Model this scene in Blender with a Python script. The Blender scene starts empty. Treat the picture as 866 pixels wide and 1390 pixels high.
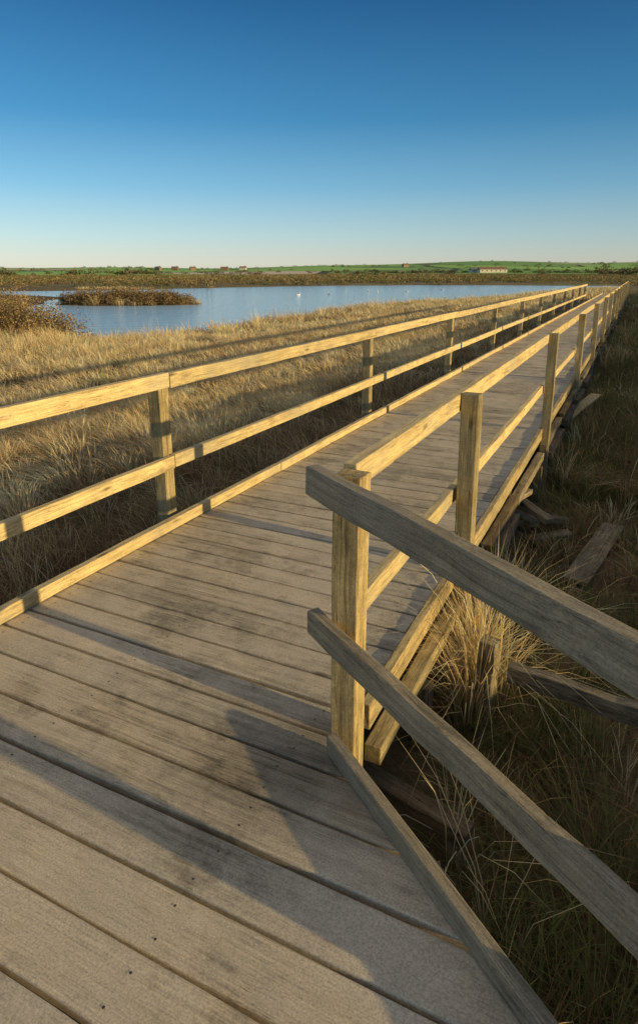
import bpy, math, random
import numpy as np
from mathutils import Matrix, Vector
random.seed(7); rng=np.random.default_rng(7)
scene=bpy.context.scene
scene.view_settings.view_transform='Standard'
scene.view_settings.look='None'
scene.view_settings.exposure=0
col=scene.collection
AZ=math.radians(26.0)
D=np.array([math.sin(AZ),math.cos(AZ)]); L=np.array([-math.cos(AZ),math.sin(AZ)])
def W(s,t,z=0.0):
    return Vector((s*D[0]+t*L[0], s*D[1]+t*L[1], z))
EYE=1.7
SUN_EL=math.radians(9.5)
SUN_AZ=math.radians(119.5)   # clockwise from +Y

# ---------------------------------------------------------------- camera
cam=bpy.data.cameras.new("camera"); camo=bpy.data.objects.new("camera",cam); col.objects.link(camo)
cam.sensor_fit='VERTICAL'; cam.sensor_height=36; cam.sensor_width=24
cam.lens=850*36/1390; cam.shift_y=-45/1390
cam.clip_start=0.05; cam.clip_end=20000
camo.location=(0,0,EYE)
camo.rotation_euler=(math.radians(90-18.23),0,0)
scene.camera=camo

# ---------------------------------------------------------------- node helper
def newmat(name):
    m=bpy.data.materials.new(name); m.use_nodes=True
    t=m.node_tree; t.nodes.clear()
    return m,t
def N(t,typ,**kw):
    n=t.nodes.new(typ)
    for k,v in kw.items():
        if k.startswith('i_'): n.inputs[k[2:].replace('_',' ')].default_value=v
        else: setattr(n,k,v)
    return n
def ramp(t,stops):
    r=t.nodes.new('ShaderNodeValToRGB'); e=r.color_ramp.elements
    while len(e)<len(stops): e.new(0.5)
    for i,(p,c) in enumerate(stops):
        e[i].position=p; e[i].color=(c[0],c[1],c[2],1) if not isinstance(c,(int,float)) else (c,c,c,1)
    return r
def mix(t,a,b,f,mode='MIX'):
    m=t.nodes.new('ShaderNodeMix'); m.data_type='RGBA'; m.blend_type=mode
    for sock,val in ((m.inputs[0],f),(m.inputs[6],a),(m.inputs[7],b)):
        if hasattr(val,'is_linked'): t.links.new(val,sock)
        elif isinstance(val,(int,float)): sock.default_value=val
        else: sock.default_value=(*val,1)
    return m.outputs[2]
def math_(t,op,a,b=None):
    m=t.nodes.new('ShaderNodeMath'); m.operation=op
    for i,v in enumerate((a,b)):
        if v is None: continue
        if isinstance(v,(int,float)): m.inputs[i].default_value=v
        else: t.links.new(v,m.inputs[i])
    return m.outputs[0]

# ---------------------------------------------------------------- light
w=bpy.data.worlds.new("World"); scene.world=w; w.use_nodes=True
nt=w.node_tree; nt.nodes.clear()
sky=nt.nodes.new('ShaderNodeTexSky'); sky.sky_type='NISHITA'; sky.sun_disc=False
sky.sun_elevation=SUN_EL; sky.sun_rotation=SUN_AZ
sky.altitude=0; sky.air_density=1.0; sky.dust_density=0.4; sky.ozone_density=2.5
hs=nt.nodes.new('ShaderNodeHueSaturation'); hs.inputs['Saturation'].default_value=1.25
bg=nt.nodes.new('ShaderNodeBackground'); bg.inputs['Strength'].default_value=0.05
tcw=nt.nodes.new('ShaderNodeTexCoord'); sx=nt.nodes.new('ShaderNodeSeparateXYZ')
nt.links.new(tcw.outputs['Generated'],sx.inputs[0])
gr=ramp(nt,[(0.0,(0.46,0.46,0.43)),(0.012,(0.46,0.48,0.46)),(0.05,(0.32,0.45,0.52)),(0.115,(0.125,0.31,0.48)),(0.20,(0.022,0.155,0.33)),(0.33,(0.0,0.05,0.16)),(0.48,(0.02,0.07,0.15)),(0.75,(0.34,0.30,0.26))])
nt.links.new(sx.outputs[2],gr.inputs[0])
fx=math_(nt,'ADD',math_(nt,'MULTIPLY',sx.outputs[0],-0.42),1.0)
cmb=nt.nodes.new('ShaderNodeCombineColor')
for i in range(3): nt.links.new(fx,cmb.inputs[i])
grx=mix(nt,gr.outputs[0],cmb.outputs[0],1.0,'MULTIPLY')
bg2=nt.nodes.new('ShaderNodeBackground'); bg2.inputs['Strength'].default_value=1.0
adds=nt.nodes.new('ShaderNodeAddShader')
out=nt.nodes.new('ShaderNodeOutputWorld')
nt.links.new(sky.outputs[0],hs.inputs['Color']); nt.links.new(hs.outputs[0],bg.inputs[0]); nt.links.new(grx,bg2.inputs[0])
nt.links.new(bg.outputs[0],adds.inputs[0]); nt.links.new(bg2.outputs[0],adds.inputs[1]); nt.links.new(adds.outputs[0],out.inputs[0])
sl=bpy.data.lights.new("sun",'SUN'); sl.energy=5.0; sl.angle=math.radians(0.7); sl.color=(1.0,0.75,0.35)
so=bpy.data.objects.new("sun",sl); col.objects.link(so)
tosun=Vector((math.sin(SUN_AZ)*math.cos(SUN_EL),math.cos(SUN_AZ)*math.cos(SUN_EL),math.sin(SUN_EL)))
so.rotation_euler=tosun.to_track_quat('Z','Y').to_euler(); so.location=(10,-10,12)

def wood_mat(name,light,mid,dark,attr=False,grain=26.0,bump=0.35,stain=0.5,dirt=None,warp=2.2,fine=0.85,gain=1.0,grey=None):
    m,t=newmat(name)
    tc=N(t,'ShaderNodeTexCoord'); 
    if attr:
        at=N(t,'ShaderNodeAttribute',attribute_name='pid'); rnd=at.outputs['Fac']
    else:
        oi=N(t,'ShaderNodeObjectInfo'); rnd=oi.outputs['Random']
    off=N(t,'ShaderNodeCombineXYZ'); 
    k=math_(t,'MULTIPLY',rnd,57.0); t.links.new(k,off.inputs[0]); t.links.new(k,off.inputs[2]); 
    add=N(t,'ShaderNodeVectorMath',operation='ADD'); t.links.new(tc.outputs['Object'],add.inputs[0]); t.links.new(off.outputs[0],add.inputs[1])
    def stretched(sx_,sy_,scale,det,rough,warp):
        mp=N(t,'ShaderNodeMapping'); mp.inputs['Scale'].default_value=(sx_,sy_,sy_); t.links.new(add.outputs[0],mp.inputs[0])
        ws=N(t,'ShaderNodeVectorMath',operation='MULTIPLY_ADD'); ws.inputs[1].default_value=(0,warp,warp)
        t.links.new(wn.outputs['Color'],ws.inputs[0]); t.links.new(mp.outputs[0],ws.inputs[2])
        n=N(t,'ShaderNodeTexNoise',i_Scale=scale,i_Detail=det,i_Roughness=rough); t.links.new(ws.outputs[0],n.inputs['Vector'])
        return n.outputs[0]
    wn=N(t,'ShaderNodeTexNoise',i_Scale=1.6,i_Detail=2.0); t.links.new(add.outputs[0],wn.inputs['Vector'])
    n1=stretched(0.9,grain,1.6,8.0,0.7,warp)
    n2=stretched(1.6,grain*7,1.6,4.0,0.75,warp*4)
    n5=stretched(1.2,grain*2.6,1.3,3.0,0.55,warp*2.2)
    r1=ramp(t,[(0.30,dark),(0.46,mid),(0.62,light)]); t.links.new(n1,r1.inputs[0])
    r2=ramp(t,[(0.32,0.45*gain),(0.5,0.98*gain),(0.66,1.25*gain)]); t.links.new(n2,r2.inputs[0])
    c=mix(t,r1.outputs[0],r2.outputs[0],fine,'MULTIPLY')
    r5=ramp(t,[(0.486,1.0),(0.5,0.15),(0.514,1.0)]); t.links.new(n5,r5.inputs[0])
    nmask=N(t,'ShaderNodeTexNoise',i_Scale=2.3,i_Detail=2.0); t.links.new(add.outputs[0],nmask.inputs['Vector'])
    rmk=ramp(t,[(0.42,0.0),(0.58,0.95)]); t.links.new(nmask.outputs[0],rmk.inputs[0])
    c=mix(t,c,r5.outputs[0],rmk.outputs[0],'MULTIPLY')
    n3=N(t,'ShaderNodeTexNoise',i_Scale=4.5,i_Detail=8.0,i_Roughness=0.75); t.links.new(add.outputs[0],n3.inputs['Vector'])
    r3=ramp(t,[(0.34,0.55),(0.58,1.08)]); t.links.new(n3.outputs[0],r3.inputs[0])
    c=mix(t,c,r3.outputs[0],stain,'MULTIPLY')
    if grey is not None:   # silvered, weathered zones
        n8=N(t,'ShaderNodeTexNoise',i_Scale=1.4,i_Detail=6.0,i_Roughness=0.65); t.links.new(add.outputs[0],n8.inputs['Vector'])
        r8=ramp(t,[(0.48,0.0),(0.62,0.7)]); t.links.new(n8.outputs[0],r8.inputs[0])
        gg=mix(t,grey,r2.outputs[0],0.9,'MULTIPLY')
        c=mix(t,c,gg,r8.outputs[0])
    n7=N(t,'ShaderNodeTexNoise',i_Scale=160.0,i_Detail=3.0,i_Roughness=0.8); t.links.new(add.outputs[0],n7.inputs['Vector'])
    r7=ramp(t,[(0.36,0.6),(0.5,1.0),(0.66,1.3)]); t.links.new(n7.outputs[0],r7.inputs[0])
    c=mix(t,c,r7.outputs[0],0.6,'MULTIPLY')
    mpk=N(t,'ShaderNodeMapping'); mpk.inputs['Scale'].default_value=(1.9,7.0,7.0); t.links.new(add.outputs[0],mpk.inputs[0])
    vk=N(t,'ShaderNodeTexVoronoi',i_Scale=1.0); t.links.new(mpk.outputs[0],vk.inputs['Vector'])
    rk=ramp(t,[(0.03,0.22),(0.08,0.7),(0.12,1.0)]); t.links.new(vk.outputs['Distance'],rk.inputs[0])
    c=mix(t,c,rk.outputs[0],0.85,'MULTIPLY')
    rt=ramp(t,[(0.0,(0.74,0.75,0.74)),(0.35,(1.0,0.98,0.94)),(0.7,(0.86,0.87,0.86)),(1.0,(1.14,1.08,0.98))])
    k2=math_(t,'FRACT',math_(t,'MULTIPLY',rnd,13.37)); t.links.new(k2,rt.inputs[0])
    c=mix(t,c,rt.outputs[0],1.0,'MULTIPLY')
    if dirt is not None:
        n4=N(t,'ShaderNodeTexNoise',i_Scale=0.9,i_Detail=9.0,i_Roughness=0.75); t.links.new(tc.outputs['Object'],n4.inputs['Vector'])
        r4=ramp(t,[(0.45,0.0),(0.56,1.0)]); t.links.new(n4.outputs[0],r4.inputs[0])
        f=math_(t,'MULTIPLY',r4.outputs[0],0.6)
        dd=mix(t,dirt,r7.outputs[0],0.8,'MULTIPLY')
        c=mix(t,c,dd,f)
        n6=N(t,'ShaderNodeTexNoise',i_Scale=1.9,i_Detail=8.0,i_Roughness=0.75); t.links.new(tc.outputs['Object'],n6.inputs['Vector'])
        r6=ramp(t,[(0.38,0.60),(0.47,1.0)]); t.links.new(n6.outputs[0],r6.inputs[0])
        c=mix(t,c,r6.outputs[0],0.85,'MULTIPLY')
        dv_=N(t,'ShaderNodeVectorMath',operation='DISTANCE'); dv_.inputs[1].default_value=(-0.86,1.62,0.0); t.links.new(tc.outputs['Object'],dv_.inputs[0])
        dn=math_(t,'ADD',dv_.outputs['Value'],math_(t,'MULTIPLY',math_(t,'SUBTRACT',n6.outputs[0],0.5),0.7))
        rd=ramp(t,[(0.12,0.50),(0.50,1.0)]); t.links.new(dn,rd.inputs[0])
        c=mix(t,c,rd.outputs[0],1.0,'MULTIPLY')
        # sandy worn patch by the angled kerb
        dv2=N(t,'ShaderNodeVectorMath',operation='DISTANCE'); dv2.inputs[1].default_value=(-0.35,1.12,0.0); t.links.new(tc.outputs['Object'],dv2.inputs[0])
        dn2=math_(t,'ADD',dv2.outputs['Value'],math_(t,'MULTIPLY',math_(t,'SUBTRACT',n6.outputs[0],0.5),0.9))
        rd2=ramp(t,[(0.10,0.75),(0.38,0.0)]); t.links.new(dn2,rd2.inputs[0])
        c=mix(t,c,dd,rd2.outputs[0])
    b=N(t,'ShaderNodeBsdfPrincipled'); b.inputs['Roughness'].default_value=0.82
    b.inputs['Specular IOR Level'].default_value=0.25
    t.links.new(c,b.inputs['Base Color'])
    hsum=math_(t,'ADD',math_(t,'MULTIPLY',n2,0.7),math_(t,'ADD',n1,math_(t,'MULTIPLY',r5.outputs[0],0.4)))
    bp=N(t,'ShaderNodeBump'); bp.inputs['Strength'].default_value=bump; bp.inputs['Distance'].default_value=0.008
    t.links.new(hsum,bp.inputs['Height']); t.links.new(bp.outputs[0],b.inputs['Normal'])
    o=N(t,'ShaderNodeOutputMaterial'); t.links.new(b.outputs[0],o.inputs[0])
    return m
MW_RAIL=wood_mat("rail_timber",(0.84,0.65,0.33),(0.68,0.52,0.26),(0.31,0.235,0.12),gain=1.10,stain=0.5,fine=0.7,grey=(0.50,0.43,0.29))
MW_POST=wood_mat("post_timber",(0.62,0.50,0.26),(0.46,0.365,0.19),(0.14,0.11,0.06),bump=0.8,stain=0.85,grey=(0.36,0.32,0.21))
MW_DECK=wood_mat("deck_timber",(0.60,0.51,0.37),(0.50,0.425,0.305),(0.27,0.225,0.165),attr=True,grain=20,bump=0.3,stain=0.45,dirt=(0.66,0.56,0.41),warp=0.9,fine=0.8,gain=1.04)
MW_OLD=wood_mat("old_grey_timber",(0.43,0.37,0.25),(0.29,0.245,0.165),(0.10,0.083,0.055),bump=0.9,stain=0.85,fine=0.95)
MW_NEAR=wood_mat("silvered_rail_timber",(0.46,0.385,0.26),(0.36,0.30,0.20),(0.18,0.15,0.10),bump=0.5,stain=0.6,fine=0.75,grey=(0.31,0.27,0.21))
MW_ROT=wood_mat("rotten_timber",(0.33,0.25,0.15),(0.21,0.16,0.095),(0.07,0.055,0.038),bump=0.8,stain=0.8,fine=0.95)

# ---------------------------------------------------------------- terrain function
ph=rng.uniform(0,6.28,(10,2)); fr=[]
def wav(x,y,sc,k0=0,n=5):
    v=0; a=1
    for i in range(n):
        th=(i+k0)*2.39996
        v=v+a*np.sin((x*np.cos(th)+y*np.sin(th))*sc*(1.0+0.37*i)+ph[(i+k0)%10,0]+1.3*np.sin((x*np.sin(th)-y*np.cos(th))*sc*0.6+ph[(i+k0)%10,1]))
        a*=0.8
    return v/3.0
def sstep(a,b,x):
    u=np.clip((x-a)/(b-a),0,1); return u*u*(3-2*u)
POLY=np.array([(-28,74),(-25.5,56),(-21.5,42),(-14.5,30.5),(-9.8,25.0),(-7.0,26),(-3.5,34),(0,44),(6,54),(19,72),(40,104),(57,124),(66,138),(50,144),(20,147),(-2,140),(-21,120),(-34,104),(-60,98),(-60,84),(-40,82)],float)
def sdf(x,y):
    shp=np.shape(x); x=np.ravel(x); y=np.ravel(y)
    d=np.full(x.shape,1e9); ins=np.zeros(x.shape,bool)
    n=len(POLY)
    for i in range(n):
        ax,ay=POLY[i]; bx,by=POLY[(i+1)%n]
        ex,ey=bx-ax,by-ay
        u=np.clip(((x-ax)*ex+(y-ay)*ey)/(ex*ex+ey*ey),0,1)
        d=np.minimum(d,(x-ax-u*ex)**2+(y-ay-u*ey)**2)
        c=((ay>y)!=(by>y))&(x<(bx-ax)*(y-ay)/((by-ay)+1e-12)+ax)
        ins^=c
    d=np.sqrt(d); d=np.where(ins,-d,d)
    return d.reshape(shp)
WATER=-1.0
def gz(x,y):
    x=np.asarray(x,float); y=np.asarray(y,float)
    s=x*D[0]+y*D[1]; t=x*L[0]+y*L[1]; r=np.hypot(x,y)
    hum=0.06*wav(x,y,0.4)+0.02*wav(x,y,1.5,3)+0.20*sstep(13,18,t)*np.abs(wav(x,y,0.9,2))
    base=-0.54+hum
    base=base+sstep(90,130,y)*(-0.18)
    rt=sstep(1.2,0.2,t)
    base=base-0.12*rt
    d=sdf(x,y)+1.2*wav(x,y,0.23,2)*sstep(30,60,r)
    shore=np.where(d>0,WATER+0.02+0.06*d+0.03*np.clip(d,0,3)*wav(x,y,1.2,1),WATER+0.02+0.12*d)
    shore=np.maximum(shore,-1.7)
    z=np.minimum(base,shore)
    # island
    q=np.hypot((x+17.2)/6.4,(y-58.5)/3.2)+0.06*wav(x,y,1.2,4)
    z=np.maximum(z,np.clip(-0.85-(q-0.9)*1.2,-1.7,-0.80))
    # low mound at the lagoon edge
    q2=np.hypot((x+14.2)/4.6,(y-24.4)/3.4)
    z=z+0.55*np.exp(-q2*q2*1.3)
    # out-of-view bank, crest and dips shaped for shade and sun on the boardwalk
    bk=sstep(-2.2,-5.4,t)*sstep(-40,-25,s)*sstep(110,60,s)*(1-sstep(-40,-70,t))
    z=z+bk*(1.49+0.16*wav(x,y,0.35,1)+0.09*wav(x,y,1.3,6)-0.45*np.exp(-((s-2.75)/0.42)**2)-0.12*np.exp(-((s-0.9)/0.9)**2))
    # far hills
    a=np.arctan2(x,y)
    hh=20+19*sstep(-0.1,0.35,a)+4*np.sin(a*9+1)+2.2*np.sin(a*23+2)
    hill=sstep(330,2300,r)*hh*(0.9+0.12*wav(x,y,0.004,2))
    z=z+hill
    return z

# ---------------------------------------------------------------- ground sheet
fwd=np.linspace(math.radians(-48),math.radians(48),520,endpoint=False)
bk=np.linspace(math.radians(48),math.radians(312),150,endpoint=False)
ang=np.concatenate([fwd,bk]); na=len(ang)
rad=np.concatenate([[0.25],np.geomspace(0.5,9000,330)]); nr=len(rad)
A,R=np.meshgrid(ang,rad)
X=R*np.sin(A); Y=R*np.cos(A); Z=gz(X,Y)
verts=np.stack([X,Y,Z],-1).reshape(-1,3)
verts=np.vstack([verts,[[0,0,float(gz(0,0))]]])
ii,jj=np.meshgrid(np.arange(nr-1),np.arange(na),indexing='ij')
j2=(jj+1)%na
quads=np.stack([ii*na+jj,ii*na+j2,(ii+1)*na+j2,(ii+1)*na+jj],-1).reshape(-1,4)[:,::-1]
cidx=len(verts)-1
faces=quads.tolist()+[[j,(j+1)%na,cidx] for j in range(na)]
me=bpy.data.meshes.new("ground"); me.from_pydata(verts.tolist(),[],faces); me.shade_smooth()
ground=bpy.data.objects.new("ground",me); col.objects.link(ground)
ground["kind"]="structure"; ground["label"]="sandy dune grassland running to farmland hills"; ground["category"]="ground"
m,t=newmat("ground_cover")
tc=N(t,'ShaderNodeTexCoord'); P=tc.outputs['Object']
n1=N(t,'ShaderNodeTexNoise',i_Scale=0.9,i_Detail=8.0,i_Roughness=0.7); t.links.new(P,n1.inputs['Vector'])
r1=ramp(t,[(0.3,(0.08,0.06,0.035)),(0.5,(0.15,0.11,0.055)),(0.68,(0.24,0.18,0.095))]); t.links.new(n1.outputs[0],r1.inputs[0])
nf=N(t,'ShaderNodeTexNoise',i_Scale=14.0,i_Detail=6.0,i_Roughness=0.8); t.links.new(P,nf.inputs['Vector'])
rf=ramp(t,[(0.3,0.4),(0.65,1.25)]); t.links.new(nf.outputs[0],rf.inputs[0])
near=mix(t,r1.outputs[0],rf.outputs[0],0.8,'MULTIPLY')
mpm=N(t,'ShaderNodeMapping'); mpm.inputs['Scale'].default_value=(0.02,0.06,0.02); t.links.new(P,mpm.inputs[0])
nm=N(t,'ShaderNodeTexNoise',i_Scale=1.0,i_Detail=8.0,i_Roughness=0.65); t.links.new(mpm.outputs[0],nm.inputs['Vector'])
rm=ramp(t,[(0.35,(0.17,0.14,0.065)),(0.5,(0.25,0.19,0.095)),(0.6,(0.19,0.20,0.075)),(0.75,(0.30,0.24,0.13))]); t.links.new(nm.outputs[0],rm.inputs[0])
mpf=N(t,'ShaderNodeMapping'); mpf.inputs['Scale'].default_value=(0.0042,0.0030,0.0); mpf.inputs['Rotation'].default_value=(0,0,0.3); t.links.new(P,mpf.inputs[0])
vf=N(t,'ShaderNodeTexVoronoi',i_Scale=1.0); t.links.new(mpf.outputs[0],vf.inputs['Vector'])
sepc=N(t,'ShaderNodeSeparateColor'); t.links.new(vf.outputs['Color'],sepc.inputs[0])
rF=ramp(t,[(0.0,(0.32,0.54,0.12)),(0.30,(0.22,0.39,0.10)),(0.46,(0.68,0.54,0.38)),(0.58,(0.36,0.58,0.13)),(0.75,(0.26,0.35,0.12)),(0.88,(0.70,0.57,0.41))]); rF.color_ramp.interpolation='CONSTANT'
t.links.new(sepc.outputs[0],rF.inputs[0])
ve=N(t,'ShaderNodeTexVoronoi',feature='DISTANCE_TO_EDGE',i_Scale=1.0); t.links.new(mpf.outputs[0],ve.inputs['Vector'])
re=ramp(t,[(0.012,0.0),(0.025,1.0)]); t.links.new(ve.outputs['Distance'],re.inputs[0])
fld=mix(t,(0.09,0.10,0.05),rF.outputs[0],re.outputs[0])
ln=N(t,'ShaderNodeVectorMath',operation='LENGTH'); t.links.new(P,ln.inputs[0])
mr1=N(t,'ShaderNodeMapRange'); mr1.inputs['From Min'].default_value=90; mr1.inputs['From Max'].default_value=140; t.links.new(ln.outputs['Value'],mr1.inputs[0])
mr2=N(t,'ShaderNodeMapRange'); mr2.inputs['From Min'].default_value=520; mr2.inputs['From Max'].default_value=600; t.links.new(ln.outputs['Value'],mr2.inputs[0])
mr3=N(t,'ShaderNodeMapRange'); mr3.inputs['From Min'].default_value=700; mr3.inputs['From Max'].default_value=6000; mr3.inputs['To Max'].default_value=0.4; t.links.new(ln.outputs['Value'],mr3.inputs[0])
c=mix(t,near,rm.outputs[0],mr1.outputs[0]); c=mix(t,c,fld,mr2.outputs[0]); c=mix(t,c,(0.40,0.42,0.42),mr3.outputs[0])  # far ground greyed with distance, haze mixed into its colour
b=N(t,'ShaderNodeBsdfPrincipled'); b.inputs['Roughness'].default_value=0.95; b.inputs['Specular IOR Level'].default_value=0.1
t.links.new(c,b.inputs['Base Color'])
bp=N(t,'ShaderNodeBump'); bp.inputs['Strength'].default_value=0.6; bp.inputs['Distance'].default_value=0.04; t.links.new(nf.outputs[0],bp.inputs['Height']); t.links.new(bp.outputs[0],b.inputs['Normal'])
o=N(t,'ShaderNodeOutputMaterial'); t.links.new(b.outputs[0],o.inputs[0])
me.materials.append(m)

# ---------------------------------------------------------------- water
wm=bpy.data.meshes.new("water"); wm.from_pydata([(-80,18,WATER),(100,18,WATER),(100,165,WATER),(-80,165,WATER)],[],[(0,1,2,3)])
wo=bpy.data.objects.new("water",wm); col.objects.link(wo); wo["kind"]="structure"; wo["label"]="calm blue lagoon with light ripples"; wo["category"]="water"
m,t=newmat("lagoon_water")
tc=N(t,'ShaderNodeTexCoord'); mp=N(t,'ShaderNodeMapping'); mp.inputs['Scale'].default_value=(0.4,1.5,1.0); t.links.new(tc.outputs['Object'],mp.inputs[0])
n1=N(t,'ShaderNodeTexNoise',i_Scale=1.1,i_Detail=4.0,i_Roughness=0.65); t.links.new(mp.outputs[0],n1.inputs['Vector'])
bp=N(t,'ShaderNodeBump'); bp.inputs['Strength'].default_value=0.9; bp.inputs['Distance'].default_value=0.16; t.links.new(n1.outputs[0],bp.inputs['Height'])
b=N(t,'ShaderNodeBsdfPrincipled'); b.inputs['Base Color'].default_value=(0.48,0.76,0.98,1); b.inputs['Roughness'].default_value=0.10; b.inputs['IOR'].default_value=1.33
t.links.new(bp.outputs[0],b.inputs['Normal']); o=N(t,'ShaderNodeOutputMaterial'); t.links.new(b.outputs[0],o.inputs[0])
wm.materials.append(m)

# ---------------------------------------------------------------- foliage material (vertex colour)
def leaf_mat(name,trans=0.3):
    m,t=newmat(name)
    a=N(t,'ShaderNodeAttribute',attribute_name='Col')
    d=N(t,'ShaderNodeBsdfDiffuse'); tr=N(t,'ShaderNodeBsdfTranslucent'); mx=N(t,'ShaderNodeMixShader'); mx.inputs[0].default_value=trans
    t.links.new(a.outputs['Color'],d.inputs[0]); t.links.new(a.outputs['Color'],tr.inputs[0])
    t.links.new(d.outputs[0],mx.inputs[1]); t.links.new(tr.outputs[0],mx.inputs[2])
    o=N(t,'ShaderNodeOutputMaterial'); t.links.new(mx.outputs[0],o.inputs[0]); return m
MG=leaf_mat("grass_blades",0.35); ML=leaf_mat("shrub_leaves",0.2)

def fast_mesh(name,verts,quads,tris,cols,mat):
    me=bpy.data.meshes.new(name)
    me.vertices.add(len(verts)); me.vertices.foreach_set('co',verts.astype(np.float32).ravel())
    nq=len(quads); ntr=len(tris)
    li=np.concatenate([quads.ravel(),tris.ravel()]).astype(np.int32)
    me.loops.add(len(li)); me.loops.foreach_set('vertex_index',li)
    me.polygons.add(nq+ntr)
    ls=np.concatenate([np.arange(nq)*4,nq*4+np.arange(ntr)*3]).astype(np.int32)
    me.polygons.foreach_set('loop_start',ls)
    me.update(calc_edges=True); me.validate()
    ca=me.color_attributes.new('Col','FLOAT_COLOR','POINT')
    ca.data.foreach_set('color',np.concatenate([cols,np.ones((len(cols),1))],1).astype(np.float32).ravel())
    me.materials.append(mat)
    return me

def blades(base,az,lean,length,width,color,tipcolor):
    n=len(base); us=np.array([0,0.38,0.74,1.0])
    dirv=np.stack([np.cos(az),np.sin(az)],-1)
    tw=az+np.pi/2+rng.normal(0,0.7,n); side=np.stack([np.cos(tw),np.sin(tw),np.zeros(n)],-1)
    V=np.zeros((n,7,3)); C=np.zeros((n,7,3))
    for k,u in enumerate(us):
        h=length*lean*u**1.9
        p=np.zeros((n,3)); p[:,:2]=base[:,:2]+dirv*h[:,None]
        p[:,2]=base[:,2]-0.02+length*(u-0.5*np.minimum(lean,1.4)*u**2.2)
        wd=(width*(1-0.55*u))[:,None]*0.5
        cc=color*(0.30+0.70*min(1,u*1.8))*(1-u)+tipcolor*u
        if k<3:
            V[:,2*k]=p-side*wd; V[:,2*k+1]=p+side*wd; C[:,2*k]=cc; C[:,2*k+1]=cc
        else: V[:,6]=p; C[:,6]=cc
    b=(np.arange(n)*7)[:,None]
    q=np.concatenate([b+np.array([[0,1,3,2]]),b+np.array([[2,3,5,4]])],0); tr=b+np.array([[4,5,6]])
    return V.reshape(-1,3),q,tr,C.reshape(-1,3)

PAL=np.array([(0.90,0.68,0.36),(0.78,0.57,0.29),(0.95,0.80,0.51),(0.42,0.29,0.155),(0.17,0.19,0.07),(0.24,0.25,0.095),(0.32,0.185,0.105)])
def trd(s):  # deck right edge
    return np.where(s<1.75,np.maximum(0.76-(1.733-s)*1.326,-2.4),0.80)
def segd(x,y,ax,ay,bx,by):
    ex,ey=bx-ax,by-ay; u=np.clip(((x-ax)*ex+(y-ay)*ey)/(ex*ex+ey*ey),0,1)
    return np.hypot(x-ax-u*ex,y-ay-u*ey)
def deck_excl(s,t):
    tr=trd(s)-np.where(s<1.75,0.10,0.2)
    x=s*D[0]+t*L[0]; y=s*D[1]+t*L[1]
    return ((t>tr)&(t<2.88)&(s<62))|(np.hypot(x-1.92,y-5.42)<0.32)|(segd(x,y,2.84,5.6,2.02,4.45)<0.11)|(segd(x,y,3.65,9.3,4.9,11.0)<0.10)
def make_tufts(cx,cy,per,sig,ln,wd,pal_w,wind,wf,size=None,excl=True,var=1.0,lr=(0.5,1.15)):
    n=len(cx)
    if size is None:
        size=rng.uniform(1-0.35*max(var,.4),1.05,n)*(1+var*(0.35*wav(cx,cy,0.9,2)+0.2*wav(cx,cy,3.1,4)))
        size=size*np.where(rng.random(n)<0.08*var,1.4,1.0); size=np.clip(size,0.35,1.8)
    tcol=rng.choice(len(PAL),n,p=pal_w); tb=rng.uniform(0.68,1.12,n)
    idx=np.repeat(np.arange(n),per); k=len(idx)
    ox=rng.normal(0,sig,k); oy=rng.normal(0,sig,k)
    bx=cx[idx]+ox; by=cy[idx]+oy
    if excl:
        s=bx*D[0]+by*D[1]; t=bx*L[0]+by*L[1]
        kk=~deck_excl(s,t); idx=idx[kk];ox=ox[kk];oy=oy[kk];bx=bx[kk];by=by[kk];k=len(idx)
    base=np.stack([bx,by,gz(bx,by)],-1)
    twx=rng.normal(0,0.35,n)[idx]; twy=rng.normal(0,0.35,n)[idx]
    lx=ox/sig*0.38+twx+wind[0]*wf+rng.normal(0,0.22,k); ly=oy/sig*0.38+twy+wind[1]*wf+rng.normal(0,0.22,k)
    az=np.arctan2(ly,lx); lean=np.clip(np.hypot(lx,ly),0.05,1.4)
    length=ln*size[idx]*rng.uniform(lr[0],lr[1],k)
    width=wd*rng.uniform(0.6,1.3,k)
    c=PAL[tcol[idx]]*(tb[idx]*rng.uniform(0.8,1.15,k))[:,None]; alt=rng.random(k)<0.2
    c[alt]=PAL[rng.choice(len(PAL),alt.sum(),p=pal_w)]
    pv=np.clip(wav(bx,by,0.35,5)+0.5*wav(bx,by,1.6,1),-1,1)
    c=c*(1+0.12*pv)[:,None]
    tip=c*np.array([1.12,1.09,1.02])
    return blades(base,az,lean,length,width,np.clip(c,0,0.95),np.clip(tip,0,0.95))
def tufts(r0,r1,a0,a1,dens,per,sig,ln,wd,cond,pal_w,wind=(-0.75,0.25),wf=0.45,var=1.0,lr=(0.5,1.15)):
    area=0.5*(a1-a0)*(r1*r1-r0*r0); nt_=int(area*dens/per)
    rr=np.sqrt(rng.uniform(r0*r0,r1*r1,nt_)); aa=rng.uniform(a0,a1,nt_)
    cx=rr*np.sin(aa); cy=rr*np.cos(aa)
    s=cx*D[0]+cy*D[1]; t=cx*L[0]+cy*L[1]
    keep=cond(cx,cy,s,t)&~deck_excl(s,t)
    cx=cx[keep]; cy=cy[keep]
    if len(cx)==0: return None
    return make_tufts(cx,cy,per,sig,ln,wd,pal_w,wind,wf,var=var,lr=lr)
def join(parts):
    vs=[];qs=[];ts=[];cs=[];o=0
    for p in parts:
        if p is None: continue
        v,q,tr,c=p; vs.append(v);qs.append(q+o);ts.append(tr+o);cs.append(c); o+=len(v)
    return np.vstack(vs),np.vstack(qs),np.vstack(ts),np.vstack(cs)
RAD=math.radians
bnd=lambda x,y:4.7+0.8*wav(x,y,0.9,4)
leftA=lambda x,y,s,t:(t>2.0)&(t<bnd(x,y))&(gz(x,y)>WATER+0.02)
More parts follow.
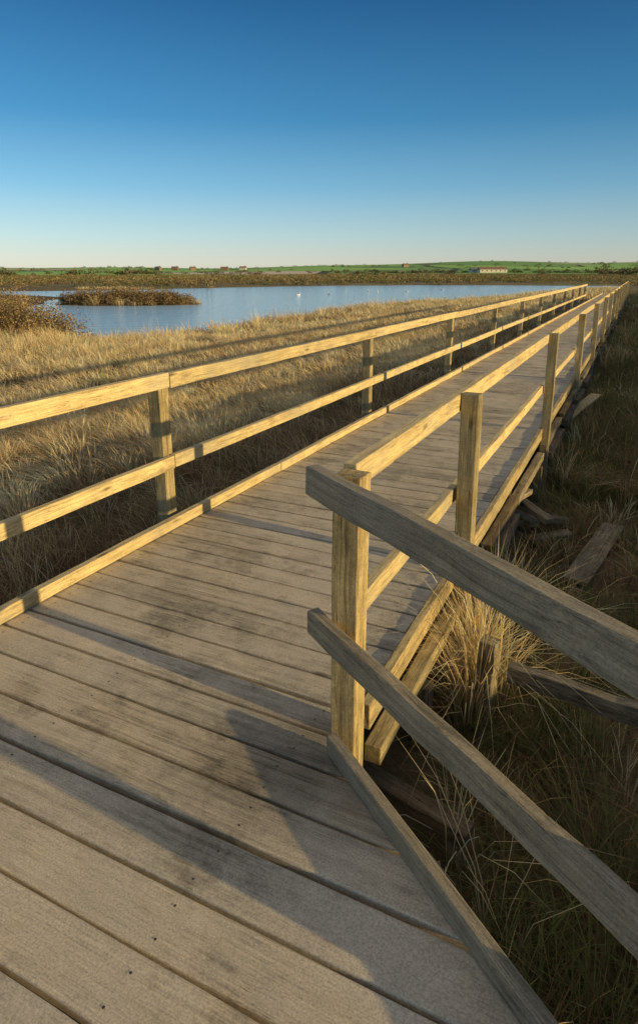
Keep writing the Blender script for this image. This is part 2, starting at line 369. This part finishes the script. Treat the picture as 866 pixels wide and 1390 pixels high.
leftB=lambda x,y,s,t:(t>=bnd(x,y))&(t<15)&(gz(x,y)>WATER+0.02)
leftC=lambda x,y,s,t:(t>=15)&(gz(x,y)>WATER+0.02)
w0=[0.10,0.16,0.06,0.26,0.02,0.02,0.38]
w1=[0.38,0.18,0.36,0.04,0.01,0.01,0.02]
parts=[tufts(2.2,6,RAD(-55),RAD(20),1500,30,0.10,0.46,0.005,leftA,w0),
 tufts(6,12,RAD(-42),RAD(25),850,34,0.12,0.46,0.007,leftA,w0),
 tufts(12,40,RAD(0),RAD(28),300,30,0.17,0.46,0.012,leftA,w0),
 tufts(4,12,RAD(-55),RAD(25),1000,46,0.11,0.44,0.0075,leftB,w1,wf=1.1,var=0.35,lr=(0.75,1.1)),
 tufts(12,25,RAD(-42),RAD(28),450,46,0.15,0.44,0.0125,leftB,w1,wf=1.1,var=0.35,lr=(0.75,1.1)),
 tufts(25,60,RAD(-20),RAD(30),120,30,0.22,0.46,0.025,leftB,w1,wf=1.1,var=0.35,lr=(0.75,1.1)),
 tufts(15,28,RAD(-42),RAD(10),380,50,0.13,0.66,0.013,leftC,w1,wf=0.55,var=1.1),
 tufts(28,60,RAD(-36),RAD(30),110,34,0.20,0.70,0.026,leftC,w1,wf=0.55,var=1.1),
 tufts(60,115,RAD(-20),RAD(32),22,16,0.45,0.6,0.05,lambda x,y,s,t:(t>3)&(gz(x,y)>WATER+0.02),w1)]
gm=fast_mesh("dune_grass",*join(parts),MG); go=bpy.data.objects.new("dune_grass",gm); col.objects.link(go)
go["kind"]="stuff"; go["label"]="golden windblown dune grass beside the lagoon"; go["category"]="grass"
right=lambda x,y,s,t:(t<0.75)
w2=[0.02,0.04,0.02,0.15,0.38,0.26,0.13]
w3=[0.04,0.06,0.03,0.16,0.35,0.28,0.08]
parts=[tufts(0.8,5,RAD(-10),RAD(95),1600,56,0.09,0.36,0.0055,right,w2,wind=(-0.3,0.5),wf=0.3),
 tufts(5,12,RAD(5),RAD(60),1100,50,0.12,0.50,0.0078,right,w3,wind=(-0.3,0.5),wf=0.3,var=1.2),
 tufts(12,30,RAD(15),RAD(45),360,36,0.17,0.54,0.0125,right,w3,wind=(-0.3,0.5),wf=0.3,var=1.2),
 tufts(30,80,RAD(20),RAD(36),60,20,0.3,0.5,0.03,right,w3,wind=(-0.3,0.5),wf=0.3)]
ws=[0.30,0.14,0.56,0.0,0.0,0.0,0.0]
for (s_,t_,h_,n_) in ((2.85,0.51,0.9,80),(3.02,0.53,1.05,130),(3.14,0.53,1.12,140),(3.25,0.54,1.12,140),(3.12,0.42,0.95,90),(3.6,0.54,1.0,80),(2.0,0.35,0.75,22),(1.7,0.15,0.85,16),(1.5,-0.25,0.9,14),(4.3,0.48,0.75,80),(5.8,0.46,0.65,70),(7.4,0.46,0.7,80)):
    p=W(s_,t_); parts.append(make_tufts(np.array([p.x]),np.array([p.y]),n_,0.04,h_,0.005,ws,(0.1,0.05),0.12,size=np.array([1.0]),lr=(0.6,1.05)))
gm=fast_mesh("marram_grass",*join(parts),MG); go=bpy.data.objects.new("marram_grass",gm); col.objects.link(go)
go["kind"]="stuff"; go["label"]="shaded green and straw grass on the bank"; go["category"]="grass"

# ---------------------------------------------------------------- leafy clouds for shrubs / woods
def leafcloud(cent,rad3,per,size,colors,cv=0.35):
    n=len(cent); idx=np.repeat(np.arange(n),per); k=len(idx)
    v=rng.normal(0,1,(k,3)); v/=np.linalg.norm(v,axis=1)[:,None]; v[:,2]=np.abs(v[:,2])*1.0
    rr=rng.uniform(0.35,1.0,k)**0.6
    lump=1+0.22*np.sin(v[:,0]*5+idx*1.7)+0.18*np.sin(v[:,1]*6+idx*2.3)
    p=cent[idx]+v*rad3[idx]*(rr*lump)[:,None]
    sz=size[idx]*rng.uniform(0.5,1.3,k)
    a=rng.normal(0,1,(k,3)); a/=np.linalg.norm(a,axis=1)[:,None]; b=np.cross(a,rng.normal(0,1,(k,3))); b/=np.linalg.norm(b,axis=1)[:,None]
    a*=sz[:,None]; b*=sz[:,None]*0.6
    V=np.stack([p-a,p+b,p+a,p-b],1).reshape(-1,3)
    q=(np.arange(k)*4)[:,None]+np.array([[0,1,2,3]])
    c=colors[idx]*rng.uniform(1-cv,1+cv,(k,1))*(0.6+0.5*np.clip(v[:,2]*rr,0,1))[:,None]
    C=np.repeat(c,4,axis=0)
    return V,q,np.zeros((0,3),int),C
SH=np.array([(0.38,0.26,0.14),(0.29,0.20,0.10),(0.24,0.185,0.085),(0.44,0.31,0.16)])
def shrub(x,y,rx,ry,rz,label,n=30,per=1300,ls=0.035,grp="low brown shrubs by the lagoon"):
    z=max(float(gz(x,y)),-0.95)
    cs=[];rs=[]
    for i in range(n):
        a=random.uniform(0,6.28); q=math.sqrt(random.random())*0.72
        px=math.cos(a)*q*rx; py=math.sin(a)*q*ry
        cs.append((px,py,-0.15-0.35*q)); f=(1-q*q*0.7)*random.uniform(0.88,1.02)
        rs.append((rx*0.36,ry*0.36,rz*f+0.15))
    cs=np.array(cs); rs=np.array(rs)
    V,q_,t_,C=leafcloud(cs,rs,per,np.full(n,ls),SH[rng.integers(0,4,n)])
    e=bpy.data.objects.new("shrub",None); col.objects.link(e); e.location=(x,y,z); e["label"]=label; e["category"]="shrub"; e["group"]=grp
    me=fast_mesh("foliage",V,q_,t_,C,ML); ob=bpy.data.objects.new("foliage",me); col.objects.link(ob); ob.parent=e
    vs=[];fs=[]
    vs.append((0,0,-0.1))
    for i in range(60):
        c=cs[i%n]; top=c+np.array([random.uniform(-.3,.3)*rx*0.3,random.uniform(-.3,.3)*ry*0.3,rs[i%n][2]*random.uniform(.7,1.0)])
        b0=c*0.8; k=len(vs)
        for p,rr in ((b0,0.018),(top,0.004)):
            for j in range(3): vs.append((p[0]+rr*math.cos(j*2.09),p[1]+rr*math.sin(j*2.09),p[2]))
        for j in range(3): fs.append((k+j,k+(j+1)%3,k+3+(j+1)%3,k+3+j)); fs.append((0,k+(j+1)%3,k+j))
    me=bpy.data.meshes.new("stem"); me.from_pydata(vs,[],fs); me.materials.append(MW_ROT)
    ob=bpy.data.objects.new("stem",me); col.objects.link(ob); ob.parent=e
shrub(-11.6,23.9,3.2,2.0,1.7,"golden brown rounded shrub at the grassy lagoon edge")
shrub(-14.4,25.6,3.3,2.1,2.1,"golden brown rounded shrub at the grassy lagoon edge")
# island scrub
n=150; a=rng.uniform(0,6.28,n); q=np.sqrt(rng.random(n))*0.92
ix=-17.2+6.3*q*np.cos(a); iy=58.5+3.0*q*np.sin(a)
cent=np.stack([ix,iy,gz(ix,iy)-0.05],-1); rz=(0.85+0.6*(1-q))*rng.uniform(0.75,1.1,n)
rad3=np.stack([rng.uniform(0.5,0.9,n),rng.uniform(0.5,0.9,n),rz],-1)
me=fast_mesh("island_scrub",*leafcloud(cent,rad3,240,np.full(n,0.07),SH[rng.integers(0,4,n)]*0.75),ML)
ob=bpy.data.objects.new("island_scrub",me); col.objects.link(ob); ob["kind"]="stuff"; ob["label"]="dense brown scrub covering a small island"; ob["category"]="scrub"
# marsh scrub beyond the lagoon
n=4600; a=rng.uniform(RAD(-36),RAD(38),n); r=np.sqrt(rng.uniform(55**2,480**2,n))
x=r*np.sin(a); y=r*np.cos(a); d=sdf(x,y); s_=x*D[0]+y*D[1]; t_=x*L[0]+y*L[1]
k=(d>1.5)&((y>135)|((x<-22)&(y>50))|((x>55)&(s_>105)))
x=x[k];y=y[k];n=len(x)
h=rng.uniform(0.7,1.5,n)*(1+0.4*wav(x,y,0.02,1)); h=np.clip(h,0.3,2.6)
h=np.where(y<110,h*0.4,h)
cent=np.stack([x,y,gz(x,y)-0.1],-1); rad3=np.stack([h*rng.uniform(1.6,3.4,n),h*rng.uniform(1.0,2.0,n),h],-1)
cc=np.array([(0.24,0.20,0.095),(0.29,0.215,0.11),(0.19,0.19,0.075),(0.31,0.25,0.13),(0.20,0.185,0.08)])[rng.integers(0,5,n)]
me=fast_mesh("marsh_scrub",*leafcloud(cent,rad3,90,h*0.16,cc,cv=0.2),ML)
ob=bpy.data.objects.new("marsh_scrub",me); col.objects.link(ob); ob["kind"]="stuff"; ob["label"]="olive brown marsh scrub along the far shore"; ob["category"]="scrub"
# far woods & hedges
n=1100; a=rng.uniform(RAD(-34),RAD(36),n); r=np.concatenate([rng.uniform(480,750,550),rng.uniform(750,2300,550)])
hed=wav(np.sin(a)*r,np.cos(a)*r,0.012,3); k=(hed>0.05)|(rng.random(n)<0.15)|((a>0.40)&(r<750)); a=a[k];r=r[k];n=len(a)
r=np.round(r/130)*130+rng.normal(0,5,n)
x=r*np.sin(a);y=r*np.cos(a); h=rng.uniform(1.4,3.4,n)*np.where(a<-0.25,1.5,1.0)*np.where(a>0.40,1.6,1.0)
cent=np.stack([x,y,gz(x,y)-0.3],-1); rad3=np.stack([h*rng.uniform(0.8,2.6,n),h*0.8,h],-1)
cc=np.array([(0.13,0.13,0.06),(0.17,0.16,0.08),(0.21,0.18,0.105),(0.12,0.155,0.06)])[rng.integers(0,4,n)]
me=fast_mesh("far_woodland",*leafcloud(cent,rad3,90,h*0.2,cc,cv=0.25),ML)
ob=bpy.data.objects.new("far_woodland",me); col.objects.link(ob); ob["kind"]="stuff"; ob["label"]="distant hedgerows and copses between fields"; ob["category"]="woodland"

# ---------------------------------------------------------------- timber construction
def beam(name,a,b,wd,ht,mat,parent,side=None,seg=0.3,jit=0.0016,bev=0.005,label=None):
    a=Vector(a); b=Vector(b); X=(b-a); ln=X.length; X.normalize()
    if side is None: side=Vector((0,0,1)).cross(X)
    Yv=Vector(side); Yv=(Yv-X*Yv.dot(X)).normalized(); Zv=X.cross(Yv)
    ns=max(1,int(ln/seg)); vs=[];fs=[]
    bow=random.uniform(-1,1)*0.0016*ln; bow2=random.uniform(-1,1)*0.0014*ln
    for i in range(ns+1):
        u=i/ns
        oy=bow*math.sin(u*math.pi)+random.uniform(-jit,jit); oz=bow2*math.sin(u*math.pi)+random.uniform(-jit,jit)
        ex=[random.uniform(-.003,.003) if i in (0,ns) else 0 for _ in range(4)]
        for q,(sy,sz) in enumerate(((-1,-1),(1,-1),(1,1),(-1,1))):
            vs.append((u*ln+ex[q],sy*wd/2+oy+random.uniform(-jit,jit)*0.7,sz*ht/2+oz+random.uniform(-jit,jit)*0.7))
    for i in range(ns):
        k=i*4
        for j in range(4): fs.append((k+j,k+(j+1)%4,k+4+(j+1)%4,k+4+j)[::-1])
    fs.append((0,1,2,3)); k=ns*4; fs.append((k+3,k+2,k+1,k))
    me=bpy.data.meshes.new(name); me.from_pydata(vs,[],fs); me.materials.append(mat)
    ob=bpy.data.objects.new(name,me); col.objects.link(ob)
    M=Matrix((X,Yv,Zv)).transposed().to_4x4()
    M.translation=a-(parent.location if parent else Vector((0,0,0)))
    if parent: ob.parent=parent
    ob.matrix_local=M
    if bev:
        md=ob.modifiers.new("bevel",'BEVEL'); md.width=bev; md.segments=2; md.limit_method='ANGLE'; md.angle_limit=math.radians(40)
    if label: ob["label"]=label
    return ob
def empty(name,loc,label,cat,group=None):
    e=bpy.data.objects.new(name,None); e.location=loc; col.objects.link(e); e["label"]=label; e["category"]=cat
    if group: e["group"]=group
    return e

DEND=60.0
bw=empty("boardwalk",W(1.0,1.8,0),"long weathered timber boardwalk crossing dune grassland","boardwalk")
m,t=newmat("rusty_nail"); b=N(t,'ShaderNodeBsdfPrincipled'); b.inputs['Base Color'].default_value=(0.05,0.035,0.028,1); b.inputs['Roughness'].default_value=0.6
o=N(t,'ShaderNodeOutputMaterial'); t.links.new(b.outputs[0],o.inputs[0]); MNAIL=m
vs=[];fs=[];pid=[];mi=[]
def tright(s): return float(trd(np.float64(s)))
s=-2.6
while s<DEND:
    wdt=random.choice([0.172,0.180,0.188,0.176]) if s<1.6 else random.choice([0.146,0.160,0.168,0.154])
    gap=random.uniform(0.011,0.020)
    lf=2.76+random.uniform(-.01,.01)
    far=s>25
    ns=1 if far else 14
    prof=[(0,-0.036),(0,-0.004),(0.0035,0),(wdt-0.0035,0),(wdt,-0.004),(wdt,-0.036)]
    if not far:
        prof=[(0,-0.036),(0,-0.007),(0.002,-0.0025),(0.008,0),(wdt/2,-0.0015),(wdt-0.008,0),(wdt-0.002,-0.0025),(wdt,-0.007),(wdt,-0.036)]
    z0=random.uniform(-.003,.003); tl=random.uniform(-.018,.018); sk=random.uniform(-.004,.004)
    p=random.random(); base=len(vs); m_=len(prof); jr=random.uniform(-0.012,0.01)
    for i in range(ns+1):
        u=i/ns; jz=random.uniform(-.0012,.0012); e0=random.uniform(-.002,.002); e1=random.uniform(-.002,.002)
        for (py,pz) in prof:
            ss=s+py; rt=tright(ss)+(jr if s<1.7 else abs(jr))
            tt=lf+(rt-lf)*u
            vs.append((-tt,ss+sk*(u-0.5)*2+(e0 if py<wdt*0.3 else (e1 if py>wdt*0.7 else 0)),pz+z0+jz+tl*(py-wdt/2)))
            pid.append(p)
    for i in range(ns):
        for j in range(m_):
            k=base+i*m_; j2=(j+1)%m_
            fs.append((k+j,k+m_+j,k+m_+j2,k+j2)[::-1]); mi.append(0)
    fs.append(tuple(base+j for j in range(m_))); k=base+ns*m_; fs.append(tuple(k+j for j in range(m_))[::-1]); mi+= [0,0]
    if s<9:
        for tt in (2.60,1.85,0.93,0.0,-0.9):
            for py in (0.04,wdt-0.045):
                if tt<tright(s+py)+0.05: continue
                cx=-(tt+random.uniform(-.012,.012)); cy=s+py+random.uniform(-.008,.008); k=len(vs)
                zz=z0+tl*(py-wdt/2)+0.0008
                for j in range(7): vs.append((cx+0.0042*math.cos(j*0.8976),cy+0.0042*math.sin(j*0.8976),zz)); pid.append(p)
                fs.append(tuple(range(k,k+7))); mi.append(1)
    s+=wdt+gap
me=bpy.data.meshes.new("deck"); me.from_pydata(vs,[],fs)
at=me.attributes.new('pid','FLOAT','POINT'); at.data.foreach_set('value',pid)
me.materials.append(MW_DECK); me.materials.append(MNAIL); me.polygons.foreach_set('material_index',mi)
dk=bpy.data.objects.new("deck",me); col.objects.link(dk); dk.parent=bw
M=Matrix.Rotation(-AZ,4,'Z'); M.translation=-bw.location; dk.matrix_local=M
for tt in (2.66,1.85,0.90):
    beam("bearer",W(-2.6 if tt>1 else 1.6,tt,-0.115),W(DEND,tt,-0.115),0.07,0.15,MW_ROT,bw,seg=3)
# plain edge board covering the plank ends, barely proud of the deck
s=2.02
while s<DEND:
    e=min(s+3.9,DEND)
    beam("kerb_board",W(s,0.775,-0.045),W(e-0.006,0.775,-0.045),0.045,0.125,MW_POST,bw); s=e
# rough joist boards tight along the deck edge in short lengths, stepped below
s=1.95; first=True
while s<40:
    e=s+(1.3 if first else random.choice([0.9,1.2,1.6])); zz=random.uniform(-.03,.01)
    beam("side_board",W(s,0.715,-0.165+zz),W(e-0.03,0.715+random.uniform(-.012,.006),-0.165+zz+random.uniform(-.012,.012)),0.075,0.085,MW_POST if first else random.choice([MW_ROT,MW_OLD]),bw,jit=0.003)
    if random.random()<0.7:
        beam("side_board",W(s+0.1,0.665,-0.275+zz),W(e-0.2,0.665+random.uniform(-.02,.02),-0.275+zz+random.uniform(-.03,.02)),0.09,0.08,MW_ROT,bw,jit=0.003)
    s=e+random.choice([0,0,0.25]); first=False
s=2.6
while s<34:
    z=float(gz(*W(s,0.68)[:2]))
    beam("support_leg",W(s,0.68,z-0.15),W(s+random.uniform(-.03,.03),0.69,-0.24),0.08,0.08,MW_ROT,bw,side=(D[0],D[1],0),seg=1)
    s+=random.uniform(1.5,2.1)
s=-2.5
while s<DEND:
    e=min(s+3.6,DEND)
    beam("kerb_board",W(s,2.69+random.uniform(-.004,.004),0.04),W(e-0.008,2.69+random.uniform(-.004,.004),0.04),0.05,0.075,MW_RAIL,bw)
    s=e
E=Vector((0.49,-0.872,0)).normalized()
NEc=Vector((-0.872,-0.49,0)).normalized()
P0=Vector((0.109,2.03,0))
ks=Vector((0.046,1.905,0.042)); kd=Vector((0.454,-0.891,0)).normalized()
beam("kerb_board",ks,ks+kd*3.0,0.042,0.075,MW_NEAR,bw,label="grey weathered kerb board")
s=3.4
while s<40:
    for tt in (0.92,2.66):
        z=float(gz(*W(s,tt)[:2])); beam("support_leg",W(s,tt,z-0.2),W(s,tt,-0.19),0.1,0.1,MW_ROT,bw,side=(D[0],D[1],0),seg=1)
    s+=3.85

dv=(D[0],D[1],0)
rl=empty("railing",W(-0.6,2.8,0),"timber post and rail fence along the lagoon side","railing")
sp=[-0.5]+[3.3+3.8*i for i in range(11)]
for i,s in enumerate(sp):
    z=float(gz(*W(s,2.81)[:2]))
    beam("post",W(s+random.uniform(-.02,.02),2.81,z-0.2),W(s,2.81+random.uniform(-.012,.012),1.035+random.uniform(-.01,.01)),0.098,0.098,MW_POST,rl,side=dv)
for i in range(len(sp)-1):
    a,b=sp[i],sp[i+1]
    beam("handrail",W(a+0.004,2.735,1.02+random.uniform(-.004,.004)),W(b-0.004,2.735,1.02+random.uniform(-.004,.004)),0.05,0.098,MW_RAIL,rl)
    beam("lower_rail",W(a+0.004,2.735,0.46+random.uniform(-.008,.008)),W(b-0.004,2.735,0.46+random.uniform(-.008,.008)),0.045,0.09,MW_RAIL,rl)
rr_=empty("railing",W(3.4,0.76,0),"timber post and rail fence along the bank side","railing")
sp=[1.87]+[3.44+3.9*i for i in range(15)]
for i,s in enumerate(sp):
    if i==0: continue
    z=float(gz(*W(s,0.70)[:2]))
    beam("post",W(s+random.uniform(-.02,.02),0.70,z-0.25),W(s+0.01,0.742+random.uniform(-.01,.01),1.065+random.uniform(-.012,.012)),0.102,0.098,MW_POST,rr_,side=dv)
for i in range(len(sp)-1):
    a,b=sp[i],sp[i+1]
    if i==0: a=1.93
    beam("handrail",W(a+0.004,0.822,1.02+random.uniform(-.004,.004)),W(b-0.004,0.822,1.02+random.uniform(-.004,.004)),0.05,0.098,MW_RAIL,rr_)
    beam("lower_rail",W(a+0.004,0.822,0.46+random.uniform(-.008,.008)),W(b-0.004,0.822,0.46+random.uniform(-.008,.008)),0.045,0.09,MW_RAIL,rr_)
ra=empty("railing",P0.copy(),"weathered grey rail fence angling away from corner post","railing")
beam("post",P0+Vector((0,0,-0.8)),P0+Vector((0.004,0.0,1.052)),0.104,0.10,MW_POST,ra,side=dv,label="stout corner post lit along its edge")
for k_ in (1.34,2.7):  # out-of-view posts, the nearer added to throw a shadow band on the deck
    P9=P0+E*k_
    beam("post",P9+Vector((0,0,-0.8)),P9+Vector((0,0,1.052)),0.104,0.10,MW_POST,ra,side=tuple(E))
rb=P0+NEc*0.096
beam("handrail",rb-E*0.10+Vector((0,0,1.02)),rb+E*2.85+Vector((0,0,1.02)),0.055,0.104,MW_NEAR,ra,bev=0.007,jit=0.0028,seg=0.15)
beam("lower_rail",rb-E*0.10+Vector((0,0,0.46)),rb+E*2.85+Vector((0,0,0.46)),0.05,0.096,MW_NEAR,ra,bev=0.007,jit=0.0028,seg=0.15)

# ---------------------------------------------------------------- scrap timber by the boardwalk
def scrap(a,b,wd,ht,lab,mat=MW_OLD,side=None):
    a=Vector(a); b=Vector(b)
    o=beam("wooden_plank",a,b,wd,ht,mat,None,side=side,seg=0.2,jit=0.003)
    o["label"]=lab; o["category"]="plank"; o["group"]="scrap timber lying in the grass"
    return o
def G(x,y,o=0): return (x,y,float(gz(x,y))+o)
scrap(G(2.84,5.60,.06),G(2.02,4.45,.04),0.20,0.035,"wide grey board lying flat in grass")
scrap(G(3.65,9.3,.12),G(4.9,11.0,.30),0.18,0.035,"pale grey plank propped against boardwalk edge",mat=MW_RAIL)
for (x,y,ang_,l,h,wd,ht) in ((1.80,5.35,0.4,0.38,0.14,0.11,0.05),(1.95,5.25,1.9,0.34,0.20,0.10,0.05),(1.78,5.65,1.2,0.40,0.26,0.09,0.055),(1.88,5.45,-1.2,0.38,0.32,0.09,0.05),(2.02,5.58,-0.3,0.34,0.14,0.09,0.05),(1.88,5.12,0.1,0.36,0.10,0.11,0.045),(1.76,5.30,0.9,0.34,0.38,0.08,0.05)):
    a=Vector(G(x,y,h-0.04)); b=a+Vector((math.cos(ang_)*l,math.sin(ang_)*l,random.uniform(-.14,.12)))
    scrap(a,b,wd,ht,"short broken board heaped in grass")
scrap((0.20,2.22,-0.40),(0.60,1.93,-0.44),0.09,0.07,"brown timber offcut below the corner post",mat=MW_ROT)
lf_=empty("low_fence",G(0.90,2.85),"old low timber barrier half sunk in grass","fence")
beam("post",G(0.90,2.87,-0.1),(0.90,2.87,-0.14),0.09,0.09,MW_OLD,lf_,side=(0.8,-0.6,0))
beam("post",G(1.75,2.25,-0.1),(1.75,2.25,-0.16),0.09,0.09,MW_OLD,lf_,side=(0.8,-0.6,0))
beam("rail",(0.97,2.74,-0.24),(1.95,2.02,-0.20),0.06,0.10,MW_OLD,lf_,jit=0.005,seg=0.1)

# ---------------------------------------------------------------- village and farm
def plain(name,c,rough=0.8):
    m,t=newmat(name); n=N(t,'ShaderNodeTexNoise',i_Scale=1.5,i_Detail=5.0); tc=N(t,'ShaderNodeTexCoord'); t.links.new(tc.outputs['Object'],n.inputs['Vector'])
    r=ramp(t,[(0.3,tuple(q*0.75 for q in c)),(0.7,tuple(q*1.1 for q in c))]); t.links.new(n.outputs[0],r.inputs[0])
    b=N(t,'ShaderNodeBsdfPrincipled'); b.inputs['Roughness'].default_value=rough; t.links.new(r.outputs[0],b.inputs['Base Color'])
    o=N(t,'ShaderNodeOutputMaterial'); t.links.new(b.outputs[0],o.inputs[0]); return m
MWH=plain("whitewash",(0.6,0.57,0.5)); MBR=plain("red_brick",(0.26,0.17,0.12)); MRF=plain("clay_tile",(0.24,0.14,0.09)); MSL=plain("slate",(0.16,0.16,0.16)); MWI=plain("window_glass",(0.05,0.06,0.07),0.3)
def boxm(name,x0,x1,y0,y1,z0,z1,mat,par):
    v=[(x,y,z) for z in (z0,z1) for y in (y0,y1) for x in (x0,x1)]
    f=[(0,2,3,1),(4,5,7,6),(0,1,5,4),(2,6,7,3),(0,4,6,2),(1,3,7,5)]
    me=bpy.data.meshes.new(name); me.from_pydata(v,[],f); me.materials.append(mat); ob=bpy.data.objects.new(name,me); col.objects.link(ob); ob.parent=par; return ob
def house(px,dist,l,wd,h,rf,mw,mr,lab,rot=0.0):
    x=(px-433)/850/1.055*dist; y=dist; z=float(gz(x,y))
    e=empty("house",(x,y,z),lab,"house","buildings of the distant village"); e.rotation_euler=(0,0,rot)
    boxm("wall",-l/2,l/2,-wd/2,wd/2,-1,h,mw,e)
    o=0.4
    v=[(-l/2-o,-wd/2-o,h),(l/2+o,-wd/2-o,h),(l/2+o,wd/2+o,h),(-l/2-o,wd/2+o,h),(-l/2-o,0,h+rf),(l/2+o,0,h+rf)]
    f=[(0,1,5,4),(2,3,4,5),(0,4,3),(1,2,5),(0,3,2,1)]
    me=bpy.data.meshes.new("roof"); me.from_pydata(v,[],f); me.materials.append(mr); ob=bpy.data.objects.new("roof",me); col.objects.link(ob); ob.parent=e
    ch=boxm("chimney",l*0.3,l*0.3+0.9,-0.45,0.45,h+rf*0.7,h+rf+1.2,MBR,e)
    k=max(2,int(l/4))
    for i in range(k):
        cx=-l/2+(i+0.5)*l/k
        boxm("window",cx-0.5,cx+0.5,-wd/2-0.03,-wd/2+0.05,1.0,2.3,MWI,e)
house(668,620,26,8,2.8,2.2,MWH,MRF,"long whitewashed farmhouse with red roof",0.1)
house(648,630,14,8,2.4,2.0,MWH,MSL,"low white barn beside the farmhouse",0.1)
for i,(px,ds,l) in enumerate([(215,1150,11),(238,1200,12),(262,1180,10),(305,1150,13),(330,1200,12),(550,1200,11)]):
    house(px,ds,l,7,3.4+random.random(),2.6,random.choice([MWH,MBR,MBR]),random.choice([MRF,MRF,MSL]),"red roofed village house among trees",random.uniform(-.5,.5))

# ---------------------------------------------------------------- birds
def bird_mesh():
    import bmesh
    me=bpy.data.meshes.new("swan"); bm=bmesh.new()
    rings=[]
    path=[((-0.62,0,0.20),0.015),((-0.45,0,0.17),0.11),((-0.2,0,0.15),0.20),((0.1,0,0.14),0.21),((0.32,0,0.15),0.15),((0.42,0,0.25),0.06),((0.40,0,0.42),0.04),((0.36,0,0.56),0.036),((0.42,0,0.66),0.045),((0.50,0,0.65),0.035),((0.60,0,0.61),0.010)]
    for i,(p,r) in enumerate(path):
        a=Vector(path[max(0,i-1)][0]); b=Vector(path[min(len(path)-1,i+1)][0]); d=(b-a).normalized()
        s_=Vector((0,1,0)); u_=d.cross(s_)
        rings.append([bm.verts.new(Vector(p)+s_*math.cos(k*math.pi/4)*r+u_*math.sin(k*math.pi/4)*r*0.85) for k in range(8)])
    for a,b in zip(rings,rings[1:]):
        for k in range(8): bm.faces.new((a[k],a[(k+1)%8],b[(k+1)%8],b[k]))
    bm.faces.new(rings[0]); bm.faces.new(rings[-1][::-1]); bmesh.ops.recalc_face_normals(bm,faces=bm.faces)
    bm.to_mesh(me); bm.free(); me.shade_smooth(); me.materials.append(plain("white_plumage",(0.8,0.79,0.77))); return me
bmsh=bird_mesh()
for (u,v) in [(405,401),(447,400),(500,396),(512,397),(552,396),(600,394)]:
    yc=(v-650)/850; dz=-0.3128-yc*0.95; k=(EYE-WATER)/-dz; x=(u-433)/850*k; y=(0.95-yc*0.3128)*k
    if float(sdf(x,y))>-1: continue
    ob=bpy.data.objects.new("swan",bmsh); col.objects.link(ob); ob.location=(x,y,WATER-0.03); ob.rotation_euler=(0,0,random.uniform(0,6.28)); ob.scale=(0.6,0.6,0.6)
    ob["label"]="white swan floating on the lagoon"; ob["category"]="swan"; ob["group"]="swans on the lagoon"
